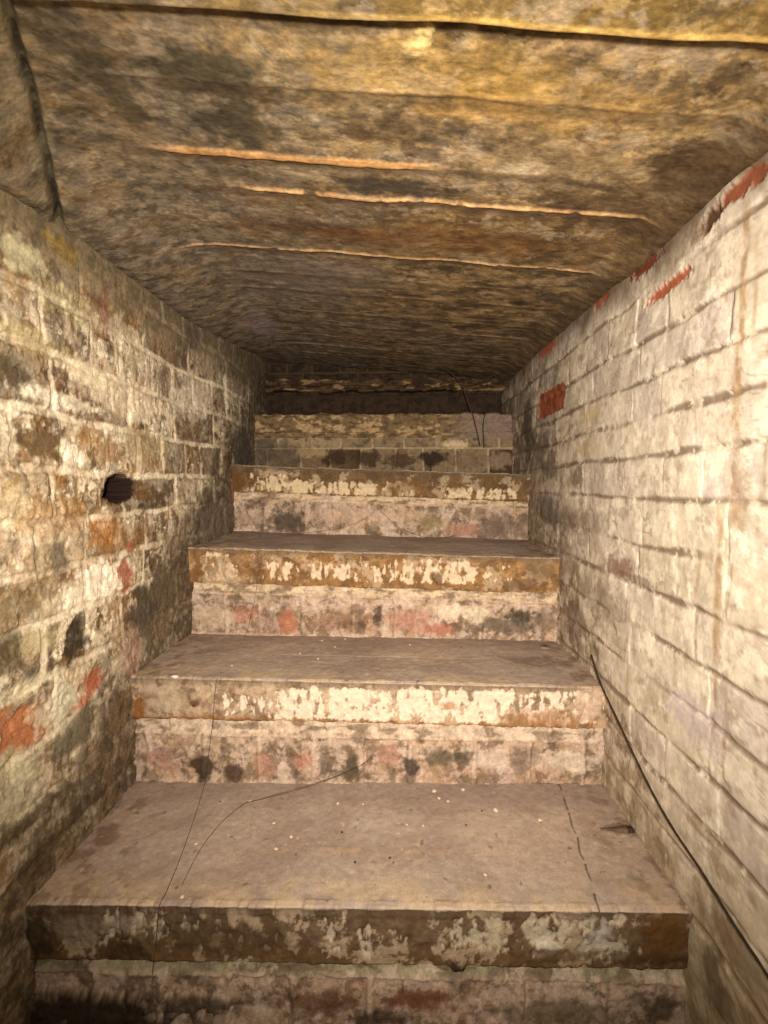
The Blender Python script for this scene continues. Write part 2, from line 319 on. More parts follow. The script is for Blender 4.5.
# ================================================================== CEILING
BOARDS = [.30, .472, .575, .702, .785, .985, 1.11, 1.21, 1.36, 1.47, 1.60, 1.71, 1.83, 1.93]
def ceiling():
    yy = np.concatenate([np.linspace(-.6, .40, 160)[:-1], np.linspace(.40, 1.05, 330)[:-1], np.linspace(1.05, 2.04, 280)])
    xx = np.linspace(XL-.05, XR+.03, 450)
    X, Yc = np.meshgrid(xx, yy, indexing='ij')
    z = ceil_z(X, Yc)
    n1 = fbm(X, Yc, 6, 71); n2 = fbm(X*.6, Yc, 24, 72, 5, .6); n3 = fbm(X*.35, Yc, 60, 73, 4, .6); n4 = fbm(X, Yc, 40, 74, 4, .6); ns = fbm(X*.14, Yc, 34, 75, 4, .6)
    xe = np.maximum(ceil_edge(Yc), XL-.05); flat = ss(xe-.01, xe+.02, X)
    bz = ss(XL+.10, XL+.22, X + .25*(Yc-.66)*0 + (n1-.5)*.1)         # where board marks show
    near = ss(.480, .470, Yc + .004*pn(X*9, X*0, 3))
    far = ss(.95, 1.9, Yc)
    col = np.zeros(X.shape+(3,)) + lin((146, 118, 76))
    col = mix(col, (176, 138, 72), ss(.42, .62, n4*.6+n2*.4)*.75*ss(1.1, .6, Yc)*ss(-.35, .1, X))
    col = mix(col, (172, 152, 118), ss(.48, .66, n4)*.6)
    col = mix(col, (96, 74, 46), ss(.48, .62, n2)*.75)
    col = mix(col, (62, 50, 36), ss(.55, .68, n2*.5+n1*.5)*.8)
    col = mix(col, (128, 112, 98), ss(.35, .8, fbm(X, Yc, 3, 80))*.45)
    col = mix(col, (88, 64, 34), ss(.9, 1.25, Yc)*.4*ss(.42, .58, ns))
    col = mix(col, (108, 80, 44), ss(.70, .80, Yc)*ss(1.05, .95, Yc)*ss(-.35, -.2, X)*.7)
    col = mix(col, (122, 104, 84), far*.25)
    # grey-mauve film on the left further in
    col = mix(col, (132, 118, 108), ss(.75, 1.0, Yc)*ss(-.1, -.38, X)*.55*ss(.3, .6, n1))
    # yellow-stained near lintel
    ncol = np.zeros(X.shape+(3,)) + lin((128, 102, 54)); ncol = mix(ncol, (112, 88, 44), ss(.4, .7, n2)*.7); ncol = mix(ncol, (160, 130, 74), ss(.55, .75, n4)*.4)
    nl = near*ss(-.42, -.22, X + (n1-.5)*.15)
    col = col + (ncol-col)*nl[..., None]
    na = fbm(X, Yc, 30, 171, 6, .68); nb = fbm(X*.7, Yc, 14, 172, 6, .64)
    col = mix(col, (178, 148, 98), ss(.53, .59, na)*.55*ss(1.1, .7, Yc)); col = mix(col, (58, 44, 28), ss(.53, .60, na*.4+nb*.6)*.62); col = mix(col, (168, 148, 120), ss(.58, .63, fbm(X, Yc, 17, 173, 6, .66))*.5*ss(1.2, .8, Yc))
    lg = ss(.05, -.30, X + (n1-.5)*.3); col = mix(col, (134, 120, 98), lg*.7*ss(.30, .55, nb)); col = mix(col, (60, 50, 38), lg*ss(.50, .57, na)*.5)
    # mould clouds, and shade painted near the right corner
    for i, (px, py, rx, ry, c, a) in enumerate(((215, 85, 60, 26, (70, 60, 40), .85), (240, 130, 34, 26, (58, 50, 34), .8), (330, 18, 60, 8, (70, 56, 32), .7), (60, 60, 30, 26, (84, 70, 48), .6),
                                     (115, 110, 20, 36, (74, 64, 44), .75), (385, 184, 58, 9, (64, 54, 42), .9), (300, 162, 60, 7, (84, 66, 44), .6), (475, 86, 12, 7, (58, 46, 30), .85), (590, 62, 5, 10, (56, 40, 20), .8),
                                     (540, 150, 70, 22, (150, 124, 84), .5), (520, 155, 26, 6, (186, 164, 130), .8), (600, 182, 60, 10, (92, 70, 44), .8), (700, 140, 50, 26, (72, 54, 32), .8),
                                     (640, 200, 40, 14, (84, 64, 40), .75), (575, 200, 8, 16, (60, 46, 28), .6), (420, 125, 90, 14, (78, 60, 36), .6), (330, 235, 90, 8, (84, 58, 34), .7), (440, 235, 120, 12, (116, 80, 42), .7),
                                     (150, 170, 40, 22, (150, 128, 96), .5), (420, 60, 150, 30, (176, 140, 74), .45), (560, 80, 90, 34, (160, 124, 60), .5), (290, 180, 34, 6, (160, 140, 110), .6),
                                     (300, 290, 70, 20, (120, 104, 90), .7), (480, 95, 60, 14, (170, 128, 60), .5))):
        zc0 = EYE+.44; x0, y0 = on_z(px, py, zc0); x1, _ = on_z(px+rx, py, zc0); _, y1 = on_z(px, py+ry, zc0); _, y2 = on_z(px, py-ry, zc0)
        m = ell(X, Yc, (x0, y0), (abs(x1-x0), abs(y1-y2)/2), 22, 800+i); col = mix(col, c, m*a)
    dz = (n2-.5)*.0016 + (n4-.5)*.0016 + (n3-.5)*.0008 + (n1-.5)*.008
    dz = dz*(1-.55*nl)
    # shuttering boards: every board at its own level, with fins of grout between some
    lev = np.zeros_like(X); jog = .0035*pn(X*6, X*0+2, 5)+.001*pn(X*40, X*0+2, 6)
    for i, b in enumerate(BOARDS[2:]):
        lv = (rnd(i, 7, 3)-.5)*.004
        s_ = ss(b-.0025, b+.0025, Yc+jog); lev = lev + (lv-lev)*s_
        fin = ss(.006, .0015, abs(Yc+jog-b))
        col = mix(col, (70, 52, 34), ss(.016, .004, abs(Yc+jog-b-.010))*.45*bz)
        if i not in (1, 2, 3): col = mix(col, (150, 118, 76), fin*.4*bz*ss(.4, .6, n1)); lev = lev - .0015*fin*ss(.4, .6, n1)
    dz = dz + lev*bz*ss(.5, .6, Yc)
    spec = ((.702, -.34, .07, .0075, (180, 134, 80)), (.785, -.245, .40, .0050, (196, 156, 104)), (.985, -.42, .41, .0050, (192, 154, 108)))
    for i, (b, xa, xb, wd, c) in enumerate(spec):
        w2 = wd*(.35+.9*fbm(X, X*0+i, 7, 90+i)) * np.where(X > 0.1, .8, 1)
        m = ss(w2*1.15, w2*.7, abs(Yc+jog-b))*ss(xa-.02, xa+.04, X)*ss(xb+.01, xb-.08, X)
        m = m*ss(.16, .36, fbm(X, Yc, 18, 95+i)); dz = dz - .003*m
        col = mix(col, c, m*.92); col = mix(col, (176, 124, 72), m*ss(.5, .7, n2)*.6)
        col = mix(col, (88, 66, 44), ss(.03, .008, Yc-b-.004)*ss(b, b+.008, Yc)*ss(xa, xa+.1, X)*ss(xb, xb-.1, X)*.55)
    # near lintel hangs 14 mm lower, with a chipped pale arris and its shadow painted behind
    dz = dz - .014*near
    ar = ss(.007, .002, abs(Yc-.468 + .004*pn(X*9, X*0, 3)))*ss(-.2, .1, X); col = mix(col, (216, 176, 96), ar*.7)
    col = mix(col, (70, 50, 26), ss(.474, .482, Yc)*ss(.505, .485, Yc)*ss(-.3, -.1, X)*.6)
    # crease crack along the haunch
    ck = ceil_edge(Yc) + .004*pn(Yc*14, Yc*0, 8)
    cr = ss(.0085, .002, abs(X-ck)+(n4-.5)*.004)*ss(.25, .42, Yc); dz = dz + .012*cr; col = mix(col, (44, 36, 24), cr*.95)
    col = mix(col, (142, 130, 96), (1-flat)*.5*ss(.4, .6, n2))
    # splash of pale plaster
    for (px, py, rx, ry) in ((412, 48, 12, 10), (422, 38, 8, 12), (430, 26, 5, 7)):
        x0, y0 = on_z(px, py, EYE+.43); x1, _ = on_z(px+rx, py, EYE+.43); _, y1 = on_z(px, py+ry, EYE+.43)
        m = ell(X, Yc, (x0, y0), (abs(x1-x0), abs(y1-y0)), 50, 870, .7); col = mix(col, (200, 172, 112), m*.8); dz = dz - .0015*m
    x0, y0 = on_z(262, 330, EYE+.46); col = mix(col, (150, 132, 130), ell(X, Yc, (x0, y0), (.035, .14), 16, 871)*.6)
    # shade towards the right wall, painted into the colour
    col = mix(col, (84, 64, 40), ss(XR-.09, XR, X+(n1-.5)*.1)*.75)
    return grid_mesh('ceiling', np.stack([X, Yc, z+dz], -1), col*np.array([.93, .96, 1.0])*.92, M_CEIL, flip=True)
tag(ceiling(), kind='structure')
# ================================================================== STEPS
def profile(pts, ds, closed=True):       # resample a closed (y, z) outline; -> P, normal, segment id, fraction
    out, seg, fr = [], [], []
    n = len(pts)
    for i in range(n):
        a, b = np.array(pts[i][:2]), np.array(pts[(i+1) % n][:2]); d = ds if len(pts[i]) < 3 else pts[i][2]
        k = max(1, int(np.linalg.norm(b-a)/d))
        for t in range(k): out.append(a+(b-a)*t/k); seg.append(i); fr.append(t/k)
    out = np.array(out); nx = np.roll(out, -1, 0); pv = np.roll(out, 1, 0); t = nx-pv
    nrm = np.stack([t[:, 1], -t[:, 0]], 1); nrm /= np.maximum(np.linalg.norm(nrm, axis=1, keepdims=True), 1e-9)
    return out, nrm, np.array(seg), np.array(fr)
def solid(name, pts, ds, x0, x1, fn, mat, parent, slope=0, z_mid=0, dx=.0025):
    P, Nn, seg, fr = profile(pts, ds)
    n = int((x1-x0)/dx); xs = np.linspace(x0, x1, n)
    X = np.repeat(xs[:, None], len(P), 1); Yp = np.repeat(P[None, :, 0], n, 0); Zp = np.repeat(P[None, :, 1], n, 0)
    S = np.repeat(seg[None], n, 0); T = np.repeat(fr[None], n, 0)
    col, disp = fn(X, Yp, Zp, S, T)
    Yq = Yp + Nn[None, :, 0]*disp; Zq = Zp + Nn[None, :, 1]*disp - slope*(X)
    return grid_mesh(name, np.stack([X, Yq-parent.location.y, Zq-parent.location.z], -1)-np.array([parent.location.x, 0, 0]), col, mat, parent, loop_v=True, caps=True)
def patches_y(col, disp, X, Z, D, slope, pats, mask, seed, ns=30):
    for i, p in enumerate(pats):
        px, py, rx, ry, c, a = p[:6]; dd = p[6] if len(p) > 6 else 0
        x0, z0 = on_y(px, py, D); s = D/F
        m = ell(X, Z - slope*X, (x0, z0), (rx*s, ry*s), ns, seed+i)*a*mask
        col = mix(col, c, m); disp = disp + dd*m
    return col, disp
TREAD_COL = (170, 153, 138)
def make_step(n, D, z, zb, Dback, th, slope, label, flakes, riser_pats, nose_pats, zr, lift=0, dx=.0025, extra=None):
    """nosing at depth D, tread level z, tread below at zb; riser face 18 mm behind the nosing"""
    root = bpy.data.objects.new('stair_step', None); C.objects.link(root); root.location = ((XL+XR)/2, D+.02, zb)
    tag(root, label, 'stair step', 'steps of the cellar stair')
    r = .010
    x0, x1 = XL-.026, XR+.006
    pts = [(D, z-th, .002), (D, z-r, .001), (D+r*.3, z-r*.3, .001), (D+r, z, .0025), (Dback, z+lift, .02), (Dback, z-th, .02)]
    S0 = 17*n
    def fn(X, Yp, Zp, S, T):
        n1 = fbm(X, Yp-Zp, 7, S0); n2 = fbm(X, Yp-Zp, 30, S0+1, 5, .6); n3 = fbm(X, (Yp-Zp)*.6, 80, S0+2, 4, .6); nx = fbm(X, Yp, 3, S0+3)
        front = (S <= 1)*1.0
        tv = np.clip((z-Zp)/th, 0, 1)          # 0 at the arris, 1 at the bottom of the nosing
        # tread top
        top = np.zeros(X.shape+(3,)) + lin(TREAD_COL)
        top = mix(top, (148, 128, 114), ss(.4, .7, n1)*.6); top = mix(top, (182, 160, 138), ss(.5, .75, nx)*.5)
        top = mix(top, (190, 168, 138), ss(D+.07, D+.02, Yp+(n1-.5)*.03)*ss(.35, .6, fbm(X, Yp, 14, S0+9))*.75)
        edge = ss(.14, .0, X-XL+(n2-.5)*.08)+ss(.12, .0, XR-X+(n2-.5)*.08)
        top = mix(top, (172, 142, 116), edge*.5*ss(.4, .6, n2)); top = mix(top, (108, 86, 68), edge*ss(.5, .65, fbm(X, Yp, 22, S0+8))*.6)
        top = mix(top, (200, 180, 150), ss(.86, .92, fbm(X, Yp, 75, S0+6, 2))*.6)
        top = mix(top, (84, 66, 52), ss(.90, .95, fbm(X, Yp, 60, S0+7, 2))*.6)
        top = mix(top, (140, 122, 110), ss(D+.20, D+.27, Yp)*.5)
        # painted nosing face
        f = flakes
        face = np.zeros(X.shape+(3,)) + lin(f['base'])
        face = mix(face, f['brown'], ss(.40, .62, n2)*.8)
        face = mix(face, f['ochre'], ss(f['o0'], f['o0']+.22, tv + (n1-.5)*.5)*f['oa'])
        cov = np.zeros_like(X)
        for (a, b, v0, v1, s) in f['white']:
            xa = on_y(a, 500, D)[0]; xb = on_y(b, 500, D)[0]
            cov = np.maximum(cov, ss(xa-.02, xa+.03, X)*ss(xb+.02, xb-.03, X)*ss(v0-.12, v0+.1, tv)*ss(v1+.1, v1-.08, tv)*s)
        vert = fbm(X, Zp*.3, 80, S0+5, 3)
        wm = ss(.48, .60, cov*.62 + (n2-.5)*.8 + (vert-.5)*.8 + (n3-.5)*.5 + (n1-.5)*.3)
        nk = fbm(X, Zp, 26, S0+40, 6, .68); face = mix(face, (84, 64, 44), ss(.52, .58, nk)*.55); face = mix(face, (190, 168, 138), ss(.56, .6, fbm(X, Zp, 18, S0+41, 6, .68))*.5)
        face = mix(face, f['wcol'], wm*.9)
        face = mix(face, f['dark'], ss(.22, .02, tv+(n2-.5)*.25)*f['da'])
        col = mix(top, face, front) if False else top + (face-top)*front[..., None]
        disp = (n1-.5)*.005 + (n2-.5)*.0025*(1-front) + front*((n2-.5)*.006 + wm*.0022 + (n3-.5)*.003)
        arris = ss(.016, .0, abs(tv*th)+np.clip(Yp-D, 0, 1))*1.0
        disp = disp - .008*arris*ss(.40, .68, fbm(X, X*0, 22, S0+12, 5, .68))
        col, disp = patches_y(col, disp, X, Zp, D, slope, nose_pats, front, 40*n)
        if extra: col, disp = extra(X, Yp, Zp, S, col, disp, 1-front)
        return col, disp
    solid('tread_slab', pts, .0025, x0, x1, fn, M_TREAD if n < 0 else M_RISER if n == 0 else M_STEP, root, slope, dx=dx)
    # riser: pale mortar fillet over one course of brick
    Rf = D+.010
    pts = [(Rf, zb-.012, .0025), (Rf, z-th+.002, .004), (Rf+.10, z-th+.002, .02), (Rf+.10, zb-.012, .02)]
    ztop = z-th
    def rfn(X, Yp, Zp, S, T):
        front = (S == 0)*1.0
        n1 = fbm(X, Zp, 9, S0+20); n2 = fbm(X, Zp, 30, S0+21, 5, .6); n3 = fbm(X, Zp, 90, S0+22, 3)
        edges = np.array([zb-.10, zb-.004, ztop-zr, ztop+.06])
        edges = np.array([zb-.2, zb-.11, zb-.006, ztop-zr+.001, ztop+.09])
        du, dv, row, k = brickwork(X, Zp, edges, 60+n, L=.112, Hd=.112, jit=.016, wob=.003)
        d = np.minimum(du, dv)+(n2-.5)*.006; br = ss(.002, .008, d)
        fil = ss(ztop-zr-.004, ztop-zr+.004, Zp+(n2-.5)*.006)      # the fillet
        r1 = rnd(row, k, 300+n); r2 = rnd(row, k, 310+n)
        b = np.zeros(X.shape+(3,)) + lin((160, 134, 106))
        b = mix(b, (168, 122, 98), (r1 > .6)*.6*ss(.35, .6, n2)); b = mix(b, (104, 84, 68), (r1 < .3)*.7); b = mix(b, (182, 158, 134), ss(.45, .62, n2)*.7)
        mo = np.zeros(X.shape+(3,)) + lin((182, 156, 130))
        col = mo + (b-mo)*br[..., None]
        col = mix(col, (188, 164, 144), ss(.45, .62, fbm(X, Zp, 20, S0+30, 5, .6))*.65); col = mix(col, (96, 80, 64), ss(.58, .7, fbm(X, Zp, 26, S0+33, 5, .6))*.6)
        col = mix(col, flakes.get('fillet', (206, 180, 146)), fil*.9); col = mix(col, (110, 90, 70), fil*ss(.50, .64, fbm(X*.3, Zp, 60, S0+31))*.75)
        nk = fbm(X, Zp, 24, S0+42, 6, .68); col = mix(col, (92, 74, 56), ss(.53, .60, nk)*.6*(1-.5*fil)); col = mix(col, (200, 178, 156), ss(.56, .6, fbm(X, Zp, 16, S0+43, 6, .68))*.55)
        disp = -.004 + .004*br + fil*.006 + (n2-.5)*.0035 + (n1-.5)*.004 + (n3-.5)*.002 + (r2-.5)*.004*br
        col, disp = patches_y(col, disp, X, Zp, Rf, slope, riser_pats, front*(1-.7*fil), 40*n+20)
        disp = disp*front
        return col, disp
    solid('brick_riser', pts, .0025, x0, x1, rfn, M_RISER, root, slope, dx=dx)
    return root
M_STEP = masonry('dusty_step_stone', gamt=.16, grain=85, bump=.4, bdist=.0025)
D1, D2, D3, D4, D5 = .700, 1.000, 1.296, 1.605, 1.855
Z1, Z2, Z3, Z4, Z5 = EYE-.617, EYE-.401, EYE-.176, EYE+.050, EYE+.268
def crack1(X, Yp, Zp, S, col, disp, top):
    a = on_z(558, 783, Z1); b = on_z(597, 905, Z1)
    t = (Yp-b[1])/(a[1]-b[1]); xc = b[0]+(a[0]-b[0])*t + .003*pn(Yp*30, Yp*0, 2)
    m = ss(.0018, .0006, abs(X-xc))*top*ss(.32, .45, fbm(X*0, Yp, 25, 11))
    col = mix(col, (66, 50, 38), m*.9); disp = disp - .003*m
    # shallow dust ridge across the tread, gouge by the right wall
    a = on_z(620, 833, Z1); m = ell(X, Yp, a, (.03, .012), 40, 5)*top
    col = mix(col, (92, 66, 44), m*.5); disp = disp - .003*m
    r = ss(.010, .003, abs(Yp-.815-.004*pn(X*8, X*0, 9)))*ss(-.3, -.1, X)*ss(.25, .05, X)*top*ss(.4, .6, fbm(X, Yp, 40, 7)); col = mix(col, (190, 160, 120), r*.5)
    return col, disp
def line2(X, Yp, Zp, S, col, disp, top):
    r = ss(.0035, .001, abs(Yp-1.155-.003*pn(X*5, X*0, 9)))*ss(-.35, -.2, X)*ss(.25, .1, X)*top; col = mix(col, (188, 160, 134), r*.7); disp = disp+.001*r
    a = on_z(545, 646, Z2); m = ell(X, Yp, a, (.010, .008), 60, 5, .4)*top; col = mix(col, (40, 26, 18), m*.9); disp = disp - .006*m
    a = on_z(540, 660, Z2); m = ell(X, Yp, a, (.06, .03), 30, 6)*top; col = mix(col, (100, 80, 66), m*.5)
    return col, disp
make_step(1, D1, Z1, 0.0, D2+.013, .086, -.011, 'lowest stone step, its dark brown nosing spotted with white paint',
    dict(base=(104, 84, 62), brown=(80, 58, 38), ochre=(104, 76, 34), o0=.55, oa=.5, dark=(74, 60, 44), da=.75, wcol=(176, 162, 136), fillet=(150, 140, 108),
         white=((60, 150, .1, .75, .6), (305, 350, .1, .8, .95), (350, 410, .3, .9, .8), (440, 520, .1, .8, .9), (520, 650, .05, .85, .98), (130, 300, .2, .8, .35))),
    [(90, 1010, 90, 22, (40, 30, 18), .92, -.012), (190, 1000, 50, 10, (48, 36, 20), .8, -.008), (320, 1005, 40, 14, (98, 66, 44), .8), (420, 1000, 34, 12, (112, 68, 46), .85), (380, 1018, 34, 8, (54, 42, 26), .8), (560, 1015, 60, 14, (104, 90, 66), .7), (660, 1012, 20, 14, (78, 62, 40), .8)],  # near-black patches at the left paint the nosing's shadow
    [(38, 935, 16, 26, (54, 40, 22), .9), (120, 925, 20, 9, (146, 128, 108), .7), (75, 930, 24, 14, (132, 116, 96), .75), (125, 950, 24, 12, (60, 42, 24), .8), (225, 940, 70, 18, (78, 58, 36), .7), (665, 935, 26, 24, (90, 60, 24), .95), (650, 960, 40, 8, (70, 46, 22), .8), (545, 945, 14, 10, (200, 190, 170), .6), (598, 935, 12, 14, (170, 158, 146), .7), (560, 955, 40, 7, (90, 66, 38), .8), (458, 966, 8, 7, (34, 22, 14), .8, -.01)],
    .027, extra=crack1, dx=.0018)
make_step(2, D2, Z2, Z1, D3+.013, .085, .012, 'second step up, nosing flaked white above a rusty orange line',
    dict(base=(168, 144, 118), brown=(134, 108, 82), ochre=(142, 98, 52), o0=.72, oa=.85, dark=(98, 84, 68), da=.75, wcol=(216, 196, 172), fillet=(200, 178, 152),
         white=((215, 300, .35, .95, .75), (270, 400, .15, .95, 1.15), (390, 520, .1, .95, 1.15), (500, 600, .1, .9, .85))),
    [(205, 765, 14, 13, (62, 46, 30), .95), (234, 770, 12, 9, (70, 52, 36), .9), (350, 768, 9, 12, (74, 62, 48), .85), (326, 762, 10, 8, (84, 70, 54), .7), (410, 766, 11, 11, (60, 50, 40), .9), (440, 758, 18, 9, (92, 80, 60), .85), (462, 760, 9, 10, (70, 58, 46), .8), (390, 755, 12, 9, (160, 120, 102), .7), (265, 765, 12, 12, (168, 124, 102), .6), (305, 760, 10, 9, (176, 112, 92), .5), (160, 758, 14, 10, (160, 118, 104), .6), (495, 762, 20, 12, (192, 172, 156), .7), (518, 765, 9, 16, (124, 106, 90), .8), (568, 762, 22, 10, (204, 186, 164), .8), (534, 758, 8, 12, (146, 126, 106), .6), (350, 775, 30, 5, (88, 72, 56), .6)],
    [(140, 712, 7, 18, (124, 80, 40), .95), (165, 700, 20, 12, (168, 148, 122), .8), (175, 722, 40, 5, (136, 90, 46), .9), (235, 722, 40, 5, (138, 92, 46), .8), (150, 696, 8, 4, (120, 96, 70), .6), (515, 722, 16, 8, (136,100,62), .7), (550, 718, 34, 7, (150, 104, 66), .6), (590, 705, 12, 16, (190, 164, 140), .7), (450, 706, 8, 4, (150, 104, 60), .7), (195, 703, 5, 3, (90, 60, 36), .8)],
    .034, extra=line2, dx=.002)
make_step(3, D3, Z3, Z2, D4+.013, .092, .025, 'third step up, ochre brown nosing with small white flakes',
    dict(base=(154, 118, 76), brown=(118, 82, 46), ochre=(130, 94, 54), o0=.5, oa=.6, dark=(98, 82, 62), da=.7, wcol=(212, 190, 158), fillet=(204, 180, 146),
         white=((200, 240, .1, .95, 1.0), (260, 300, .3, .85, .85), (300, 400, .3, .85, .85), (390, 480, .15, .85, .95), (480, 520, .2, .8, .6))),
    [(288, 623, 9, 12, (166, 106, 78), .85), (335, 622, 34, 10, (118, 84, 62), .6), (378, 616, 6, 10, (60, 48, 34), .85), (362, 628, 7, 6, (80, 66, 52), .7), (410, 622, 24, 11, (172, 128, 108), .75), (440, 630, 14, 5, (168, 106, 86), .8), (450, 612, 14, 8, (220, 196, 170), .8), (478, 615, 14, 8, (206, 190, 160), .7), (520, 616, 18, 7, (64, 54, 38), .9), (505, 626, 34, 8, (92, 80, 66), .8), (545, 622, 10, 12, (110, 92, 74), .7), (245, 615, 14, 8, (160, 100, 76), .6), (212, 618, 20, 10, (182, 158, 132), .7), (265, 625, 14, 12, (140, 110, 90), .5)],
    [(197, 575, 6, 18, (116, 80, 42), .95), (222, 578, 20, 13, (176, 152, 122), .7), (258, 572, 6, 22, (104, 72, 44), .7), (540, 570, 14, 14, (120, 98, 72), .7), (520, 585, 20, 6, (96, 68, 42), .7), (437, 578, 5, 6, (84, 52, 26), .8), (320, 590, 50, 3, (140, 84, 40), .7), (225, 560, 24, 4, (120, 96, 68), .6)],
    .026, lift=.014, dx=.0022)
make_step(4, D4, Z4, Z3, D5+.013, .086, .033, 'fourth step up, brown nosing with white paint along its lower half',
    dict(base=(112, 88, 58), brown=(84, 62, 38), ochre=(130, 98, 58), o0=.6, oa=.45, dark=(92, 80, 64), da=.8, wcol=(208, 186, 150), fillet=(196, 172, 140),
         white=((245, 290, .25, .95, .95), (285, 320, .5, .98, 1.0), (320, 380, .5, .98, 1.1), (380, 420, .4, .95, .9), (440, 520, .55, .98, 1.1))),
    [(286, 522, 18, 11, (78, 66, 54), .92), (430, 524, 12, 9, (134, 116, 80), .85), (463, 530, 18, 6, (160, 118, 98), .85), (500, 526, 26, 12, (110, 92, 78), .8), (350, 515, 40, 8, (188, 160, 136), .6), (250, 518, 14, 7, (168, 142, 120), .6), (410, 516, 16, 6, (190, 160, 130), .6)],
    [(239, 484, 8, 12, (98, 66, 32), .95), (250, 482, 6, 5, (98, 66, 32), .8), (400, 488, 22, 8, (110, 78, 44), .7), (512, 502, 9, 3, (90, 52, 22), .85), (490, 482, 10, 7, (96, 76, 40), .8), (455, 483, 9, 7, (104, 78, 46), .7)],
    .022, lift=.0, dx=.0025)
# ---- fifth step: two courses of brick with a crumbling mortar bed and no slab
def brick_step():
    zb = Z4; D = D5
    root = bpy.data.objects.new('stair_step', None); C.objects.link(root); root.location = ((XL+XR)/2, D+.02, zb)
    tag(root, 'fifth step up, bare dark bricks under a lumpy pale mortar edge, without a slab', 'stair step', 'steps of the cellar stair')
    zt = Z5; zA = on_y(384, 438, D)[1]; zB = on_y(384, 449, D)[1]
    def rfn(X, Yp, Zp, S, T):
        front = (S == 0)*1.0
        n1 = fbm(X, Zp, 9, 920); n2 = fbm(X, Zp, 30, 921, 5, .6); n3 = fbm(X, Zp, 90, 922, 3)
        edges = np.array([zb-.1, zb-.02, zB+.002, zA+.004, zt+.08])
        du, dv, row, k = brickwork(X, Zp, edges, 64, L=.116, Hd=.116, jit=.008, wob=.002)
        d = np.minimum(du, dv)+(n2-.5)*.004; br = ss(.002, .007, d); r1 = rnd(row, k, 350)
        b = np.zeros(X.shape+(3,)) + lin((112, 92, 66)); b = mix(b, (58, 40, 24), (row == 1)*.85*ss(-.3, -.1, X)); b = mix(b, (132, 116, 90), (row == 2)*.7)
        b = mix(b, (160, 140, 108), (r1 > .75)*.5); b = mix(b, (40, 28, 18), ss(.55, .7, n2)*.5)
        mo = np.zeros(X.shape+(3,)) + lin((166, 144, 112)); col = mo + (b-mo)*br[..., None]
        disp = -.004 + .006*br + (n2-.5)*.006 + (n3-.5)*.002 + (r1-.5)*.004
        P = [(335, 458, 14, 8, (56, 38, 24), .9), (367, 459, 12, 8, (60, 42, 26), .9), (400, 460, 13, 8, (72, 52, 34), .9), (432, 460, 13, 8, (46, 32, 20), .95), (470, 460, 16, 8, (120, 98, 74), .7), (290, 455, 20, 11, (88, 76, 62), .7), (310, 452, 14, 6, (170, 146, 108), .6), (455, 445, 10, 4, (200, 176, 136), .8), (500, 460, 14, 8, (150, 128, 106), .6), (265, 450, 9, 16, (78, 68, 58), .8)]
        col, disp = patches_y(col, disp, X, Zp, D, 0, P, front, 1200)
        return col, disp*front
    solid('brick_riser', [(D, zb-.016, .0025), (D, zA, .004), (D+.16, zA, .02), (D+.16, zb-.016, .02)], .0025, XL-.026, XR+.006, rfn, M_RISER, root)
    def mfn(X, Yp, Zp, S, T):
        n1 = fbm(X, Zp, 10, 930); n2 = fbm(X*.6, Zp, 34, 931, 5, .6); n3 = fbm(X*.4, Zp, 70, 932, 3)
        col = np.zeros(X.shape+(3,)) + lin((116, 96, 66)); col = mix(col, (178, 150, 110), ss(.50, .60, n2*.6+n1*.4)*.85*ss(XR-.12, XR-.30, X)); col = mix(col, (78, 60, 42), ss(.52, .66, n3)*.75)
        col = mix(col, (142, 124, 112), ss(.15, .3, X)*.6)
        return col, (n1-.5)*.012+(n2-.5)*.016+(n3-.5)*.006
    solid('mortar_bed', [(D+.004, zA-.004, .0025), (D+.002, zA+.020, .0025), (D+.008, zA+.022, .0025), (D+.006, zt-.006, .0025), (D+.014, zt, .004), (D+.182, zt, .01), (D+.182, zA-.004, .02)], .003, XL-.026, XR+.006, mfn, M_RISER, root)
brick_step()
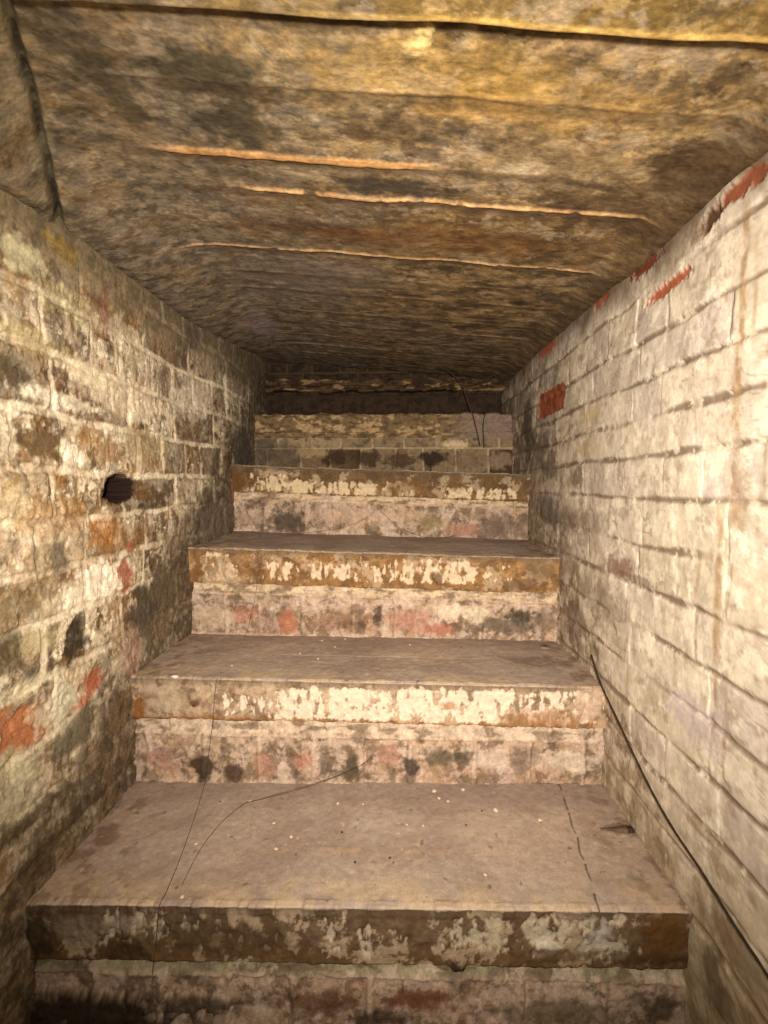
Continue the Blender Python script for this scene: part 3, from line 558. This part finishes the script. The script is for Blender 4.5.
# ---- sixth step: a course set back, recess shade painted into its bricks, under a broken ledge close to the ceiling
def top_step():
    D = 2.02; zb = Z5; root = bpy.data.objects.new('stair_step', None); C.objects.link(root); root.location = ((XL+XR)/2, D+.02, zb)
    tag(root, 'topmost step, brick course painted dark like a shaded recess, under a broken ledge below the ceiling', 'stair step', 'steps of the cellar stair')
    zl = on_y(384, 391, D-.02)[1]; zt = on_y(384, 378, D-.02)[1]
    def rfn(X, Yp, Zp, S, T):
        n2 = fbm(X, Zp, 30, 941, 5, .6); n3 = fbm(X, Zp, 80, 942, 3)
        du, dv, row, k = brickwork(X, Zp, np.array([zb-.1, zb-.01, zb+.022, zb+.094, zb+.2]), 66, L=.225, Hd=.112, jit=.01, wob=.003)
        br = ss(.002, .007, np.minimum(du, dv)+(n2-.5)*.004)
        b = np.zeros(X.shape+(3,)) + lin((58, 40, 26)); b = mix(b, (34, 24, 16), ss(.45, .65, n2)*.8); b = mix(b, (110, 90, 66), (row == 1)*ss(.5, .6, n2)*.8)
        mo = np.zeros(X.shape+(3,)) + lin((52, 40, 28)); return mo+(b-mo)*br[..., None], .005*br+(n2-.5)*.008
    solid('brick_riser', [(D+.02, zb-.006, .003), (D+.02, zl+.01, .005), (D+.14, zl+.01, .02), (D+.14, zb-.006, .02)], .003, XL-.026, XR+.006, rfn, M_RISER, root, dx=.003)
    def lfn(X, Yp, Zp, S, T):
        n1 = fbm(X, Zp, 9, 950); n2 = fbm(X*.4, Zp, 40, 951, 5, .6)
        col = np.zeros(X.shape+(3,)) + lin((78, 58, 36)); col = mix(col, (40, 28, 16), ss(.42, .56, n2)*.85); col = mix(col, (150, 122, 82), ss(.62, .72, fbm(X*.3, Zp, 50, 953))*.7)
        return col, (n1-.5)*.018+(n2-.5)*.016
    solid('broken_ledge', [(D-.03, zl, .002), (D-.028, zl+.02, .002), (D-.012, zl+.024, .002), (D-.016, zt, .002), (D+.12, zt+.01, .01), (D+.12, zl, .01)], .003, XL-.026, XR+.006, lfn, M_RISER, root, dx=.003)
top_step()
# ---- back wall closing the top of the stair
def back_wall():
    xs = np.linspace(XL-.02, XR+.02, 320); z2 = np.linspace(Z5-.01, EYE+.56, 110); X, Zb = np.meshgrid(xs, z2, indexing='ij')
    n1 = fbm(X, Zb, 9, 961); n2 = fbm(X*.6, Zb, 34, 962, 5, .6)
    du, dv, row, k = brickwork(X, Zb, np.arange(Z5-.1, Z5+.5, .075), 67); br = ss(.002, .007, np.minimum(du, dv))
    b = np.zeros(X.shape+(3,)) + lin((62, 46, 30)); b = mix(b, (34, 24, 14), ss(.42, .58, n2)*.85); mo = np.zeros(X.shape+(3,)) + lin((74, 58, 38))
    return grid_mesh('wall_back', np.stack([X, 2.10 - .006*br-(n2-.5)*.01, Zb], -1), mo+(b-mo)*br[..., None], M_RISER)
tag(back_wall(), kind='structure')
# ---- landing floor
def floor():
    xs = np.linspace(XL-.04, XR+.02, 160); y2 = np.linspace(-.6, .80, 180); X, Yf = np.meshgrid(xs, y2, indexing='ij')
    n1 = fbm(X, Yf, 8, 971); n2 = fbm(X, Yf, 30, 972, 5, .6)
    col = np.zeros(X.shape+(3,)) + lin((120, 100, 80)); col = mix(col, (84, 68, 52), ss(.4, .7, n1)*.7); col = mix(col, (160, 138, 112), ss(.6, .75, n2)*.5)
    return grid_mesh('floor', np.stack([X, Yf, (n1-.5)*.006+(n2-.5)*.004-.002], -1), col, M_STEP)
tag(floor(), kind='structure')
# ================================================================== SMALL THINGS
def tube(name, pts, rad, mat, parent=None, sides=6, taper=0):
    pts = [np.array(p, float) for p in pts]; rs = []; V = []
    for i, p in enumerate(pts):
        a = pts[max(i-1, 0)]; b = pts[min(i+1, len(pts)-1)]; t = (b-a)/max(np.linalg.norm(b-a), 1e-9)
        up = np.array([0, 0, 1.]) if abs(t[2]) < .9 else np.array([0, 1., 0]); s = np.cross(t, up); s /= np.linalg.norm(s); w = np.cross(s, t)
        r = rad*(1-taper*i/(len(pts)-1))*(.85+.3*random.random())
        V += [tuple(p + r*(math.cos(2*math.pi*k/sides)*s+math.sin(2*math.pi*k/sides)*w)) for k in range(sides)]
    Fc = []
    for i in range(len(pts)-1):
        for k in range(sides):
            Fc.append((i*sides+k, i*sides+(k+1) % sides, (i+1)*sides+(k+1) % sides, (i+1)*sides+k))
    Fc.append(tuple(range(sides))[::-1]); Fc.append(tuple((len(pts)-1)*sides+k for k in range(sides)))
    me = bpy.data.meshes.new(name); me.from_pydata(V, [], Fc); me.polygons.foreach_set('use_smooth', [True]*len(Fc)); me.materials.append(mat)
    o = bpy.data.objects.new(name, me); C.objects.link(o)
    if parent: o.parent = parent
    return o
def smooth_path(ps, k=8):
    out = []
    for i in range(len(ps)-1):
        p0, p1, p2, p3 = [np.array(ps[min(max(j, 0), len(ps)-1)], float) for j in (i-1, i, i+1, i+2)]
        for t in np.linspace(0, 1, k, endpoint=False):
            out.append(.5*((2*p1)+(-p0+p2)*t+(2*p0-5*p1+4*p2-p3)*t*t+(-p0+3*p1-3*p2+p3)*t**3))
    out.append(np.array(ps[-1], float)); return out
M_CABLE = plain('black_cable_sheath', (38, 28, 20), .6, .3)
M_THREAD = plain('dusty_thread', (74, 56, 42), .9, .3)
M_WEB = plain('sooty_cobweb', (60, 46, 34), .95, .3)
M_CHIP = plain('dark_split_wood', (90, 70, 50), .8, .4, 120)
M_CHIPEND = plain('broken_dark_end', (54, 28, 16), .8, .3)
M_CRUMB = plain('pale_mortar_crumb', (214, 192, 160), .9, .15)
M_STONE = plain('white_pebble', (246, 240, 228), .5, .05)
M_DARKCRUMB = plain('dark_grit', (70, 48, 34), .9, .3)
M_RUST = plain('rusted_iron', (92, 46, 22), .75, .4, 300)
pts = []
for px, py in ((592, 655), (600, 680), (607, 696), (632, 749), (652, 790), (673, 827), (703, 872), (733, 921), (775, 986), (815, 1060)):
    y, z = on_x(px, py, XR-.006); pts.append((XR-.0075, y, z))
tag(tube('cable', smooth_path(pts), .0019, M_CABLE), 'thin black cable running down the right wall beside the lower steps', 'cable')
# threads lying over the steps at the left
def thread(points, r, label, mat=None, name='thread', cat='thread', group=None):
    return tag(tube(name, smooth_path(points, 6), r, mat or M_THREAD, sides=5), label, cat, group)
def tz(px, py, Z, d=.003): x, y = on_z(px, py, Z+d); return (x, y, Z+d)
def ty(px, py, D, d=.006): x, z = on_y(px, py, D-d); return (x, D-d, z)
thread([ty(246, 510, D4), ty(262, 540, D3+.2), ty(262, 556, D3), ty(258, 575, D3, .008), ty(256, 592, D3, .008), ty(252, 612, D3, .004), ty(246, 634, D3, .003), tz(240, 645, Z2), tz(228, 662, Z2), tz(219, 676, Z2), ty(216, 684, D2, .008), ty(214, 704, D2, .008), ty(212, 728, D2, .008), ty(208, 758, D2, .004), ty(206, 776, D2, .002), tz(200, 800, Z1), tz(185, 845, Z1), tz(168, 888, Z1), tz(160, 904, Z1), ty(158, 914, D1, .008), ty(156, 940, D1, .008), ty(152, 975, D1, .008)], .0005, 'long thin dark thread trailing down over the left side of the steps')
thread([tz(245, 803, Z1), tz(262, 799, Z1, .006), ty(300, 789, D2-.05, 0), ty(330, 779, D2-.01, 0), ty(358, 767, D2, .001), ty(372, 757, D2, .006)], .0006, 'dark thread slanting from the lowest tread to the riser behind')
thread([tz(245, 803, Z1), tz(222, 822, Z1), tz(200, 850, Z1), tz(182, 885, Z1)], .0005, 'short loose thread lying on the left of the lowest tread')
thread([ty(250, 532, D4, .004), ty(290, 534, D4, .012), ty(340, 528, D4, .012), ty(368, 517, D4, .008), ty(376, 509, D4, .008), ty(384, 514, D4, .008), ty(400, 528, D4, .012), ty(430, 538, D4-.02, .02), ty(455, 536, D4-.02, .01)], .0006, 'drooping thread across the riser of the fourth step')
# cobweb strands by the top right corner
webs = [[ty(438, 366, 1.90), ty(452, 374, 1.90), ty(462, 386, 1.88), ty(468, 402, 1.86), ty(474, 420, 1.85), ty(480, 446, 1.84)],
        [ty(486, 410, 1.86), ty(483, 425, 1.85), ty(484, 448, 1.84)],
        [ty(466, 386, 1.88), ty(480, 382, 1.90), ty(500, 372, 1.93), ty(512, 366, 1.95)],
        [ty(440, 384, 1.92), ty(455, 380, 1.90), ty(464, 378, 1.90)]]
wl = ['thick sooty cobweb strand drooping from the ceiling over the fifth step', 'short cobweb strand hanging on the fifth step near the right wall',
      'cobweb strand stretched up to the top right corner', 'small cobweb strand under the back edge of the ceiling']
for w, l in zip(webs, wl): thread(w, .0022, l, M_WEB, 'cobweb_strand', 'cobweb', 'cobwebs at the top of the stair')
# crumbs
def lump(name, x, y, z, r, mat, seed, flat=.6, sx=1.0):
    rr = random.Random(seed); n, m = 8, 6; V = []; Fc = []
    V.append((0, 0, r*flat*1.7))
    for j in range(1, m):
        th = math.pi*j/m
        for i in range(n):
            a = 2*math.pi*i/n; q = r*(.78+.4*rr.random())
            V.append((q*sx*math.sin(th)*math.cos(a), q*math.sin(th)*math.sin(a), r*flat*.85+q*flat*.85*math.cos(th)))
    V.append((0, 0, 0)); last = len(V)-1
    for i in range(n): Fc.append((0, 1+i, 1+(i+1) % n)); Fc.append((last, 1+(m-2)*n+(i+1) % n, 1+(m-2)*n+i))
    for j in range(m-2):
        for i in range(n):
            a, b = 1+j*n+i, 1+j*n+(i+1) % n; Fc.append((a, a+n, b+n, b))
    me = bpy.data.meshes.new(name); me.from_pydata(V, [], Fc); me.materials.append(mat)
    o = bpy.data.objects.new(name, me); C.objects.link(o); o.location = (x, y, z); o.rotation_euler.z = rr.random()*6; return o
def slope_z(n, x): return {1: Z1+.011*x, 2: Z2-.012*x, 3: Z3-.025*x}[n]
CR = [(434, 792, .0045), (463, 791, .0045), (439, 799, .0035), (448, 802, .0028), (496, 812, .005), (338, 803, .003), (291, 836, .0035), (274, 822, .003), (485, 876, .003), (407, 825, .0025), (423, 826, .0025), (323, 880, .0025), (276, 848, .0035), (540, 822, .004), (196, 842, .003), (182, 895, .0035), (363, 804, .0022), (250, 800, .003)]
for i, (px, py, r) in enumerate(CR):
    x, y = on_z(px, py, Z1); tag(lump('mortar_crumb', x, y, slope_z(1, x)-.0008, r, M_CRUMB, i), 'tiny pale mortar crumb lying on the lowest tread', 'crumb', 'pale crumbs on the lowest tread')
for i, (px, py) in enumerate([(355, 862), (342, 832), (390, 858), (466, 826), (220, 800), (482, 812)]):
    x, y = on_z(px, py, Z1); tag(lump('dark_grit', x, y, slope_z(1, x)-.0005, .0022, M_DARKCRUMB, 50+i), 'speck of dark grit on the lowest tread', 'grit', 'dark grit on the lowest tread')
for i, (px, py) in enumerate([(322, 642), (335, 648), (318, 660), (345, 640), (232, 668), (300, 655), (410, 645)]):
    x, y = on_z(px, py, Z2); tag(lump('mortar_crumb', x, y, slope_z(2, x)-.0005, .0028, M_CRUMB, 80+i), 'tiny pale mortar crumb lying on the second tread', 'crumb', 'pale crumbs on the second tread')
x, y = on_z(175, 680, Z2); tag(lump('pebble', x, y, slope_z(2, x), .0058, M_STONE, 7, .45, 1.5), 'bright white pebble at the left front of the second tread', 'pebble')
x, y = on_z(246, 532, EYE-.158); tag(lump('pebble', x, y, EYE-.157+.011, .0045, M_STONE, 9, .6), 'small white pebble at the left back of the third tread', 'pebble')
# wood chip by the right wall on the lowest tread
def chip():
    x, y = on_z(617, 834, Z1); root = bpy.data.objects.new('wood_chip', None); C.objects.link(root); root.location = (x, y, slope_z(1, x)+.003); root.rotation_euler.z = -.05
    tag(root, 'splinter of brown wood lying on the lowest tread beside the right wall', 'wood chip')
    def wedge(name, x0, x1, w0, w1, h0, h1, m):
        V = []; K = 7
        for i in range(K):
            t = i/(K-1); xx = x0+(x1-x0)*t; w = w0+(w1-w0)*t + .0008*math.sin(i*2.3); h = h0+(h1-h0)*t + .0005*math.sin(i*1.7)
            V += [(xx, -w, 0), (xx, w, 0), (xx, w*.7, h), (xx, -w*.6, h*1.15)]
        Fc = [(0, 1, 2, 3), tuple(4*(K-1)+q for q in (3, 2, 1, 0))]
        for i in range(K-1):
            for q in range(4): a, b = 4*i+q, 4*i+(q+1) % 4; Fc.append((a, a+4, b+4, b))
        me = bpy.data.meshes.new(name); me.from_pydata(V, [], Fc); me.materials.append(m); o = bpy.data.objects.new(name, me); C.objects.link(o); o.parent = root; return o
    wedge('splinter', -.028, .016, .0015, .0075, .001, .006, M_CHIP); wedge('dark_end', .016, .028, .0075, .006, .006, .005, M_CHIPEND)
chip()
# rusty nail in the left cove and one in the nosing of step 2
def nail(loc, axis_rot, s, label):
    root = bpy.data.objects.new('iron_nail', None); C.objects.link(root); root.location = loc; root.rotation_euler = axis_rot; tag(root, label, 'nail', None)
    sh = tube('shank', [(0, 0, -.012*s), (0, 0, 0), (0, 0, .006*s)], .0018*s, M_RUST, root, 8)
    hd = tube('nail_head', [(0, 0, .006*s), (0, 0, .0066*s), (0, 0, .0078*s)], .0042*s, M_RUST, root, 10)
x, z = on_y(195, 704, D2); nail((x, D2-.001, z), (math.pi/2, 0, 0), .8, 'small rusty nail stuck in the left of the second nosing')
y, z = on_x(122, 211, XL+.012); nail((XL-.006, y, z), (0, math.pi/2, 0), 1.6, 'rusty nail head near the top of the left wall')
# ================================================================== CAMERA, LIGHT
cd = bpy.data.cameras.new('camera'); cd.sensor_fit = 'VERTICAL'; cd.sensor_height = 36; cd.lens = 36*F/1024; cd.clip_start = .01
cam = bpy.data.objects.new('camera', cd); C.objects.link(cam); cam.location = (0, 0, EYE)
cam.rotation_euler = (math.pi/2+PITCH, 0, YAW); bpy.context.scene.camera = cam
def light(name, kind, loc, energy, col, rot=(0, 0, 0), **kw):
    ld = bpy.data.lights.new(name, kind); ld.energy = energy; ld.color = col
    for k, v in kw.items(): setattr(ld, k, v)
    o = bpy.data.objects.new(name, ld); C.objects.link(o); o.location = loc; o.rotation_euler = rot; return o
# a hand torch held just above the lens, and its spill
light('torch', 'SPOT', (.03, -.16, EYE+.03), 172, (1, .90, .80), (math.pi/2-.01, 0, .015), spot_size=math.radians(102), spot_blend=1, shadow_soft_size=.03)
light('torch_spill', 'POINT', (-.04, -.10, EYE+.07), 5.5, (1, .88, .70), shadow_soft_size=.05)
w = bpy.data.worlds.new('world'); bpy.context.scene.world = w; w.use_nodes = True
w.node_tree.nodes['Background'].inputs[0].default_value = (1, .8, .6, 1); w.node_tree.nodes['Background'].inputs[1].default_value = .05
vs = bpy.context.scene.view_settings; vs.view_transform = 'Standard'; vs.look = 'None'; vs.gamma = 1; vs.use_curve_mapping = False; vs.exposure = -.45
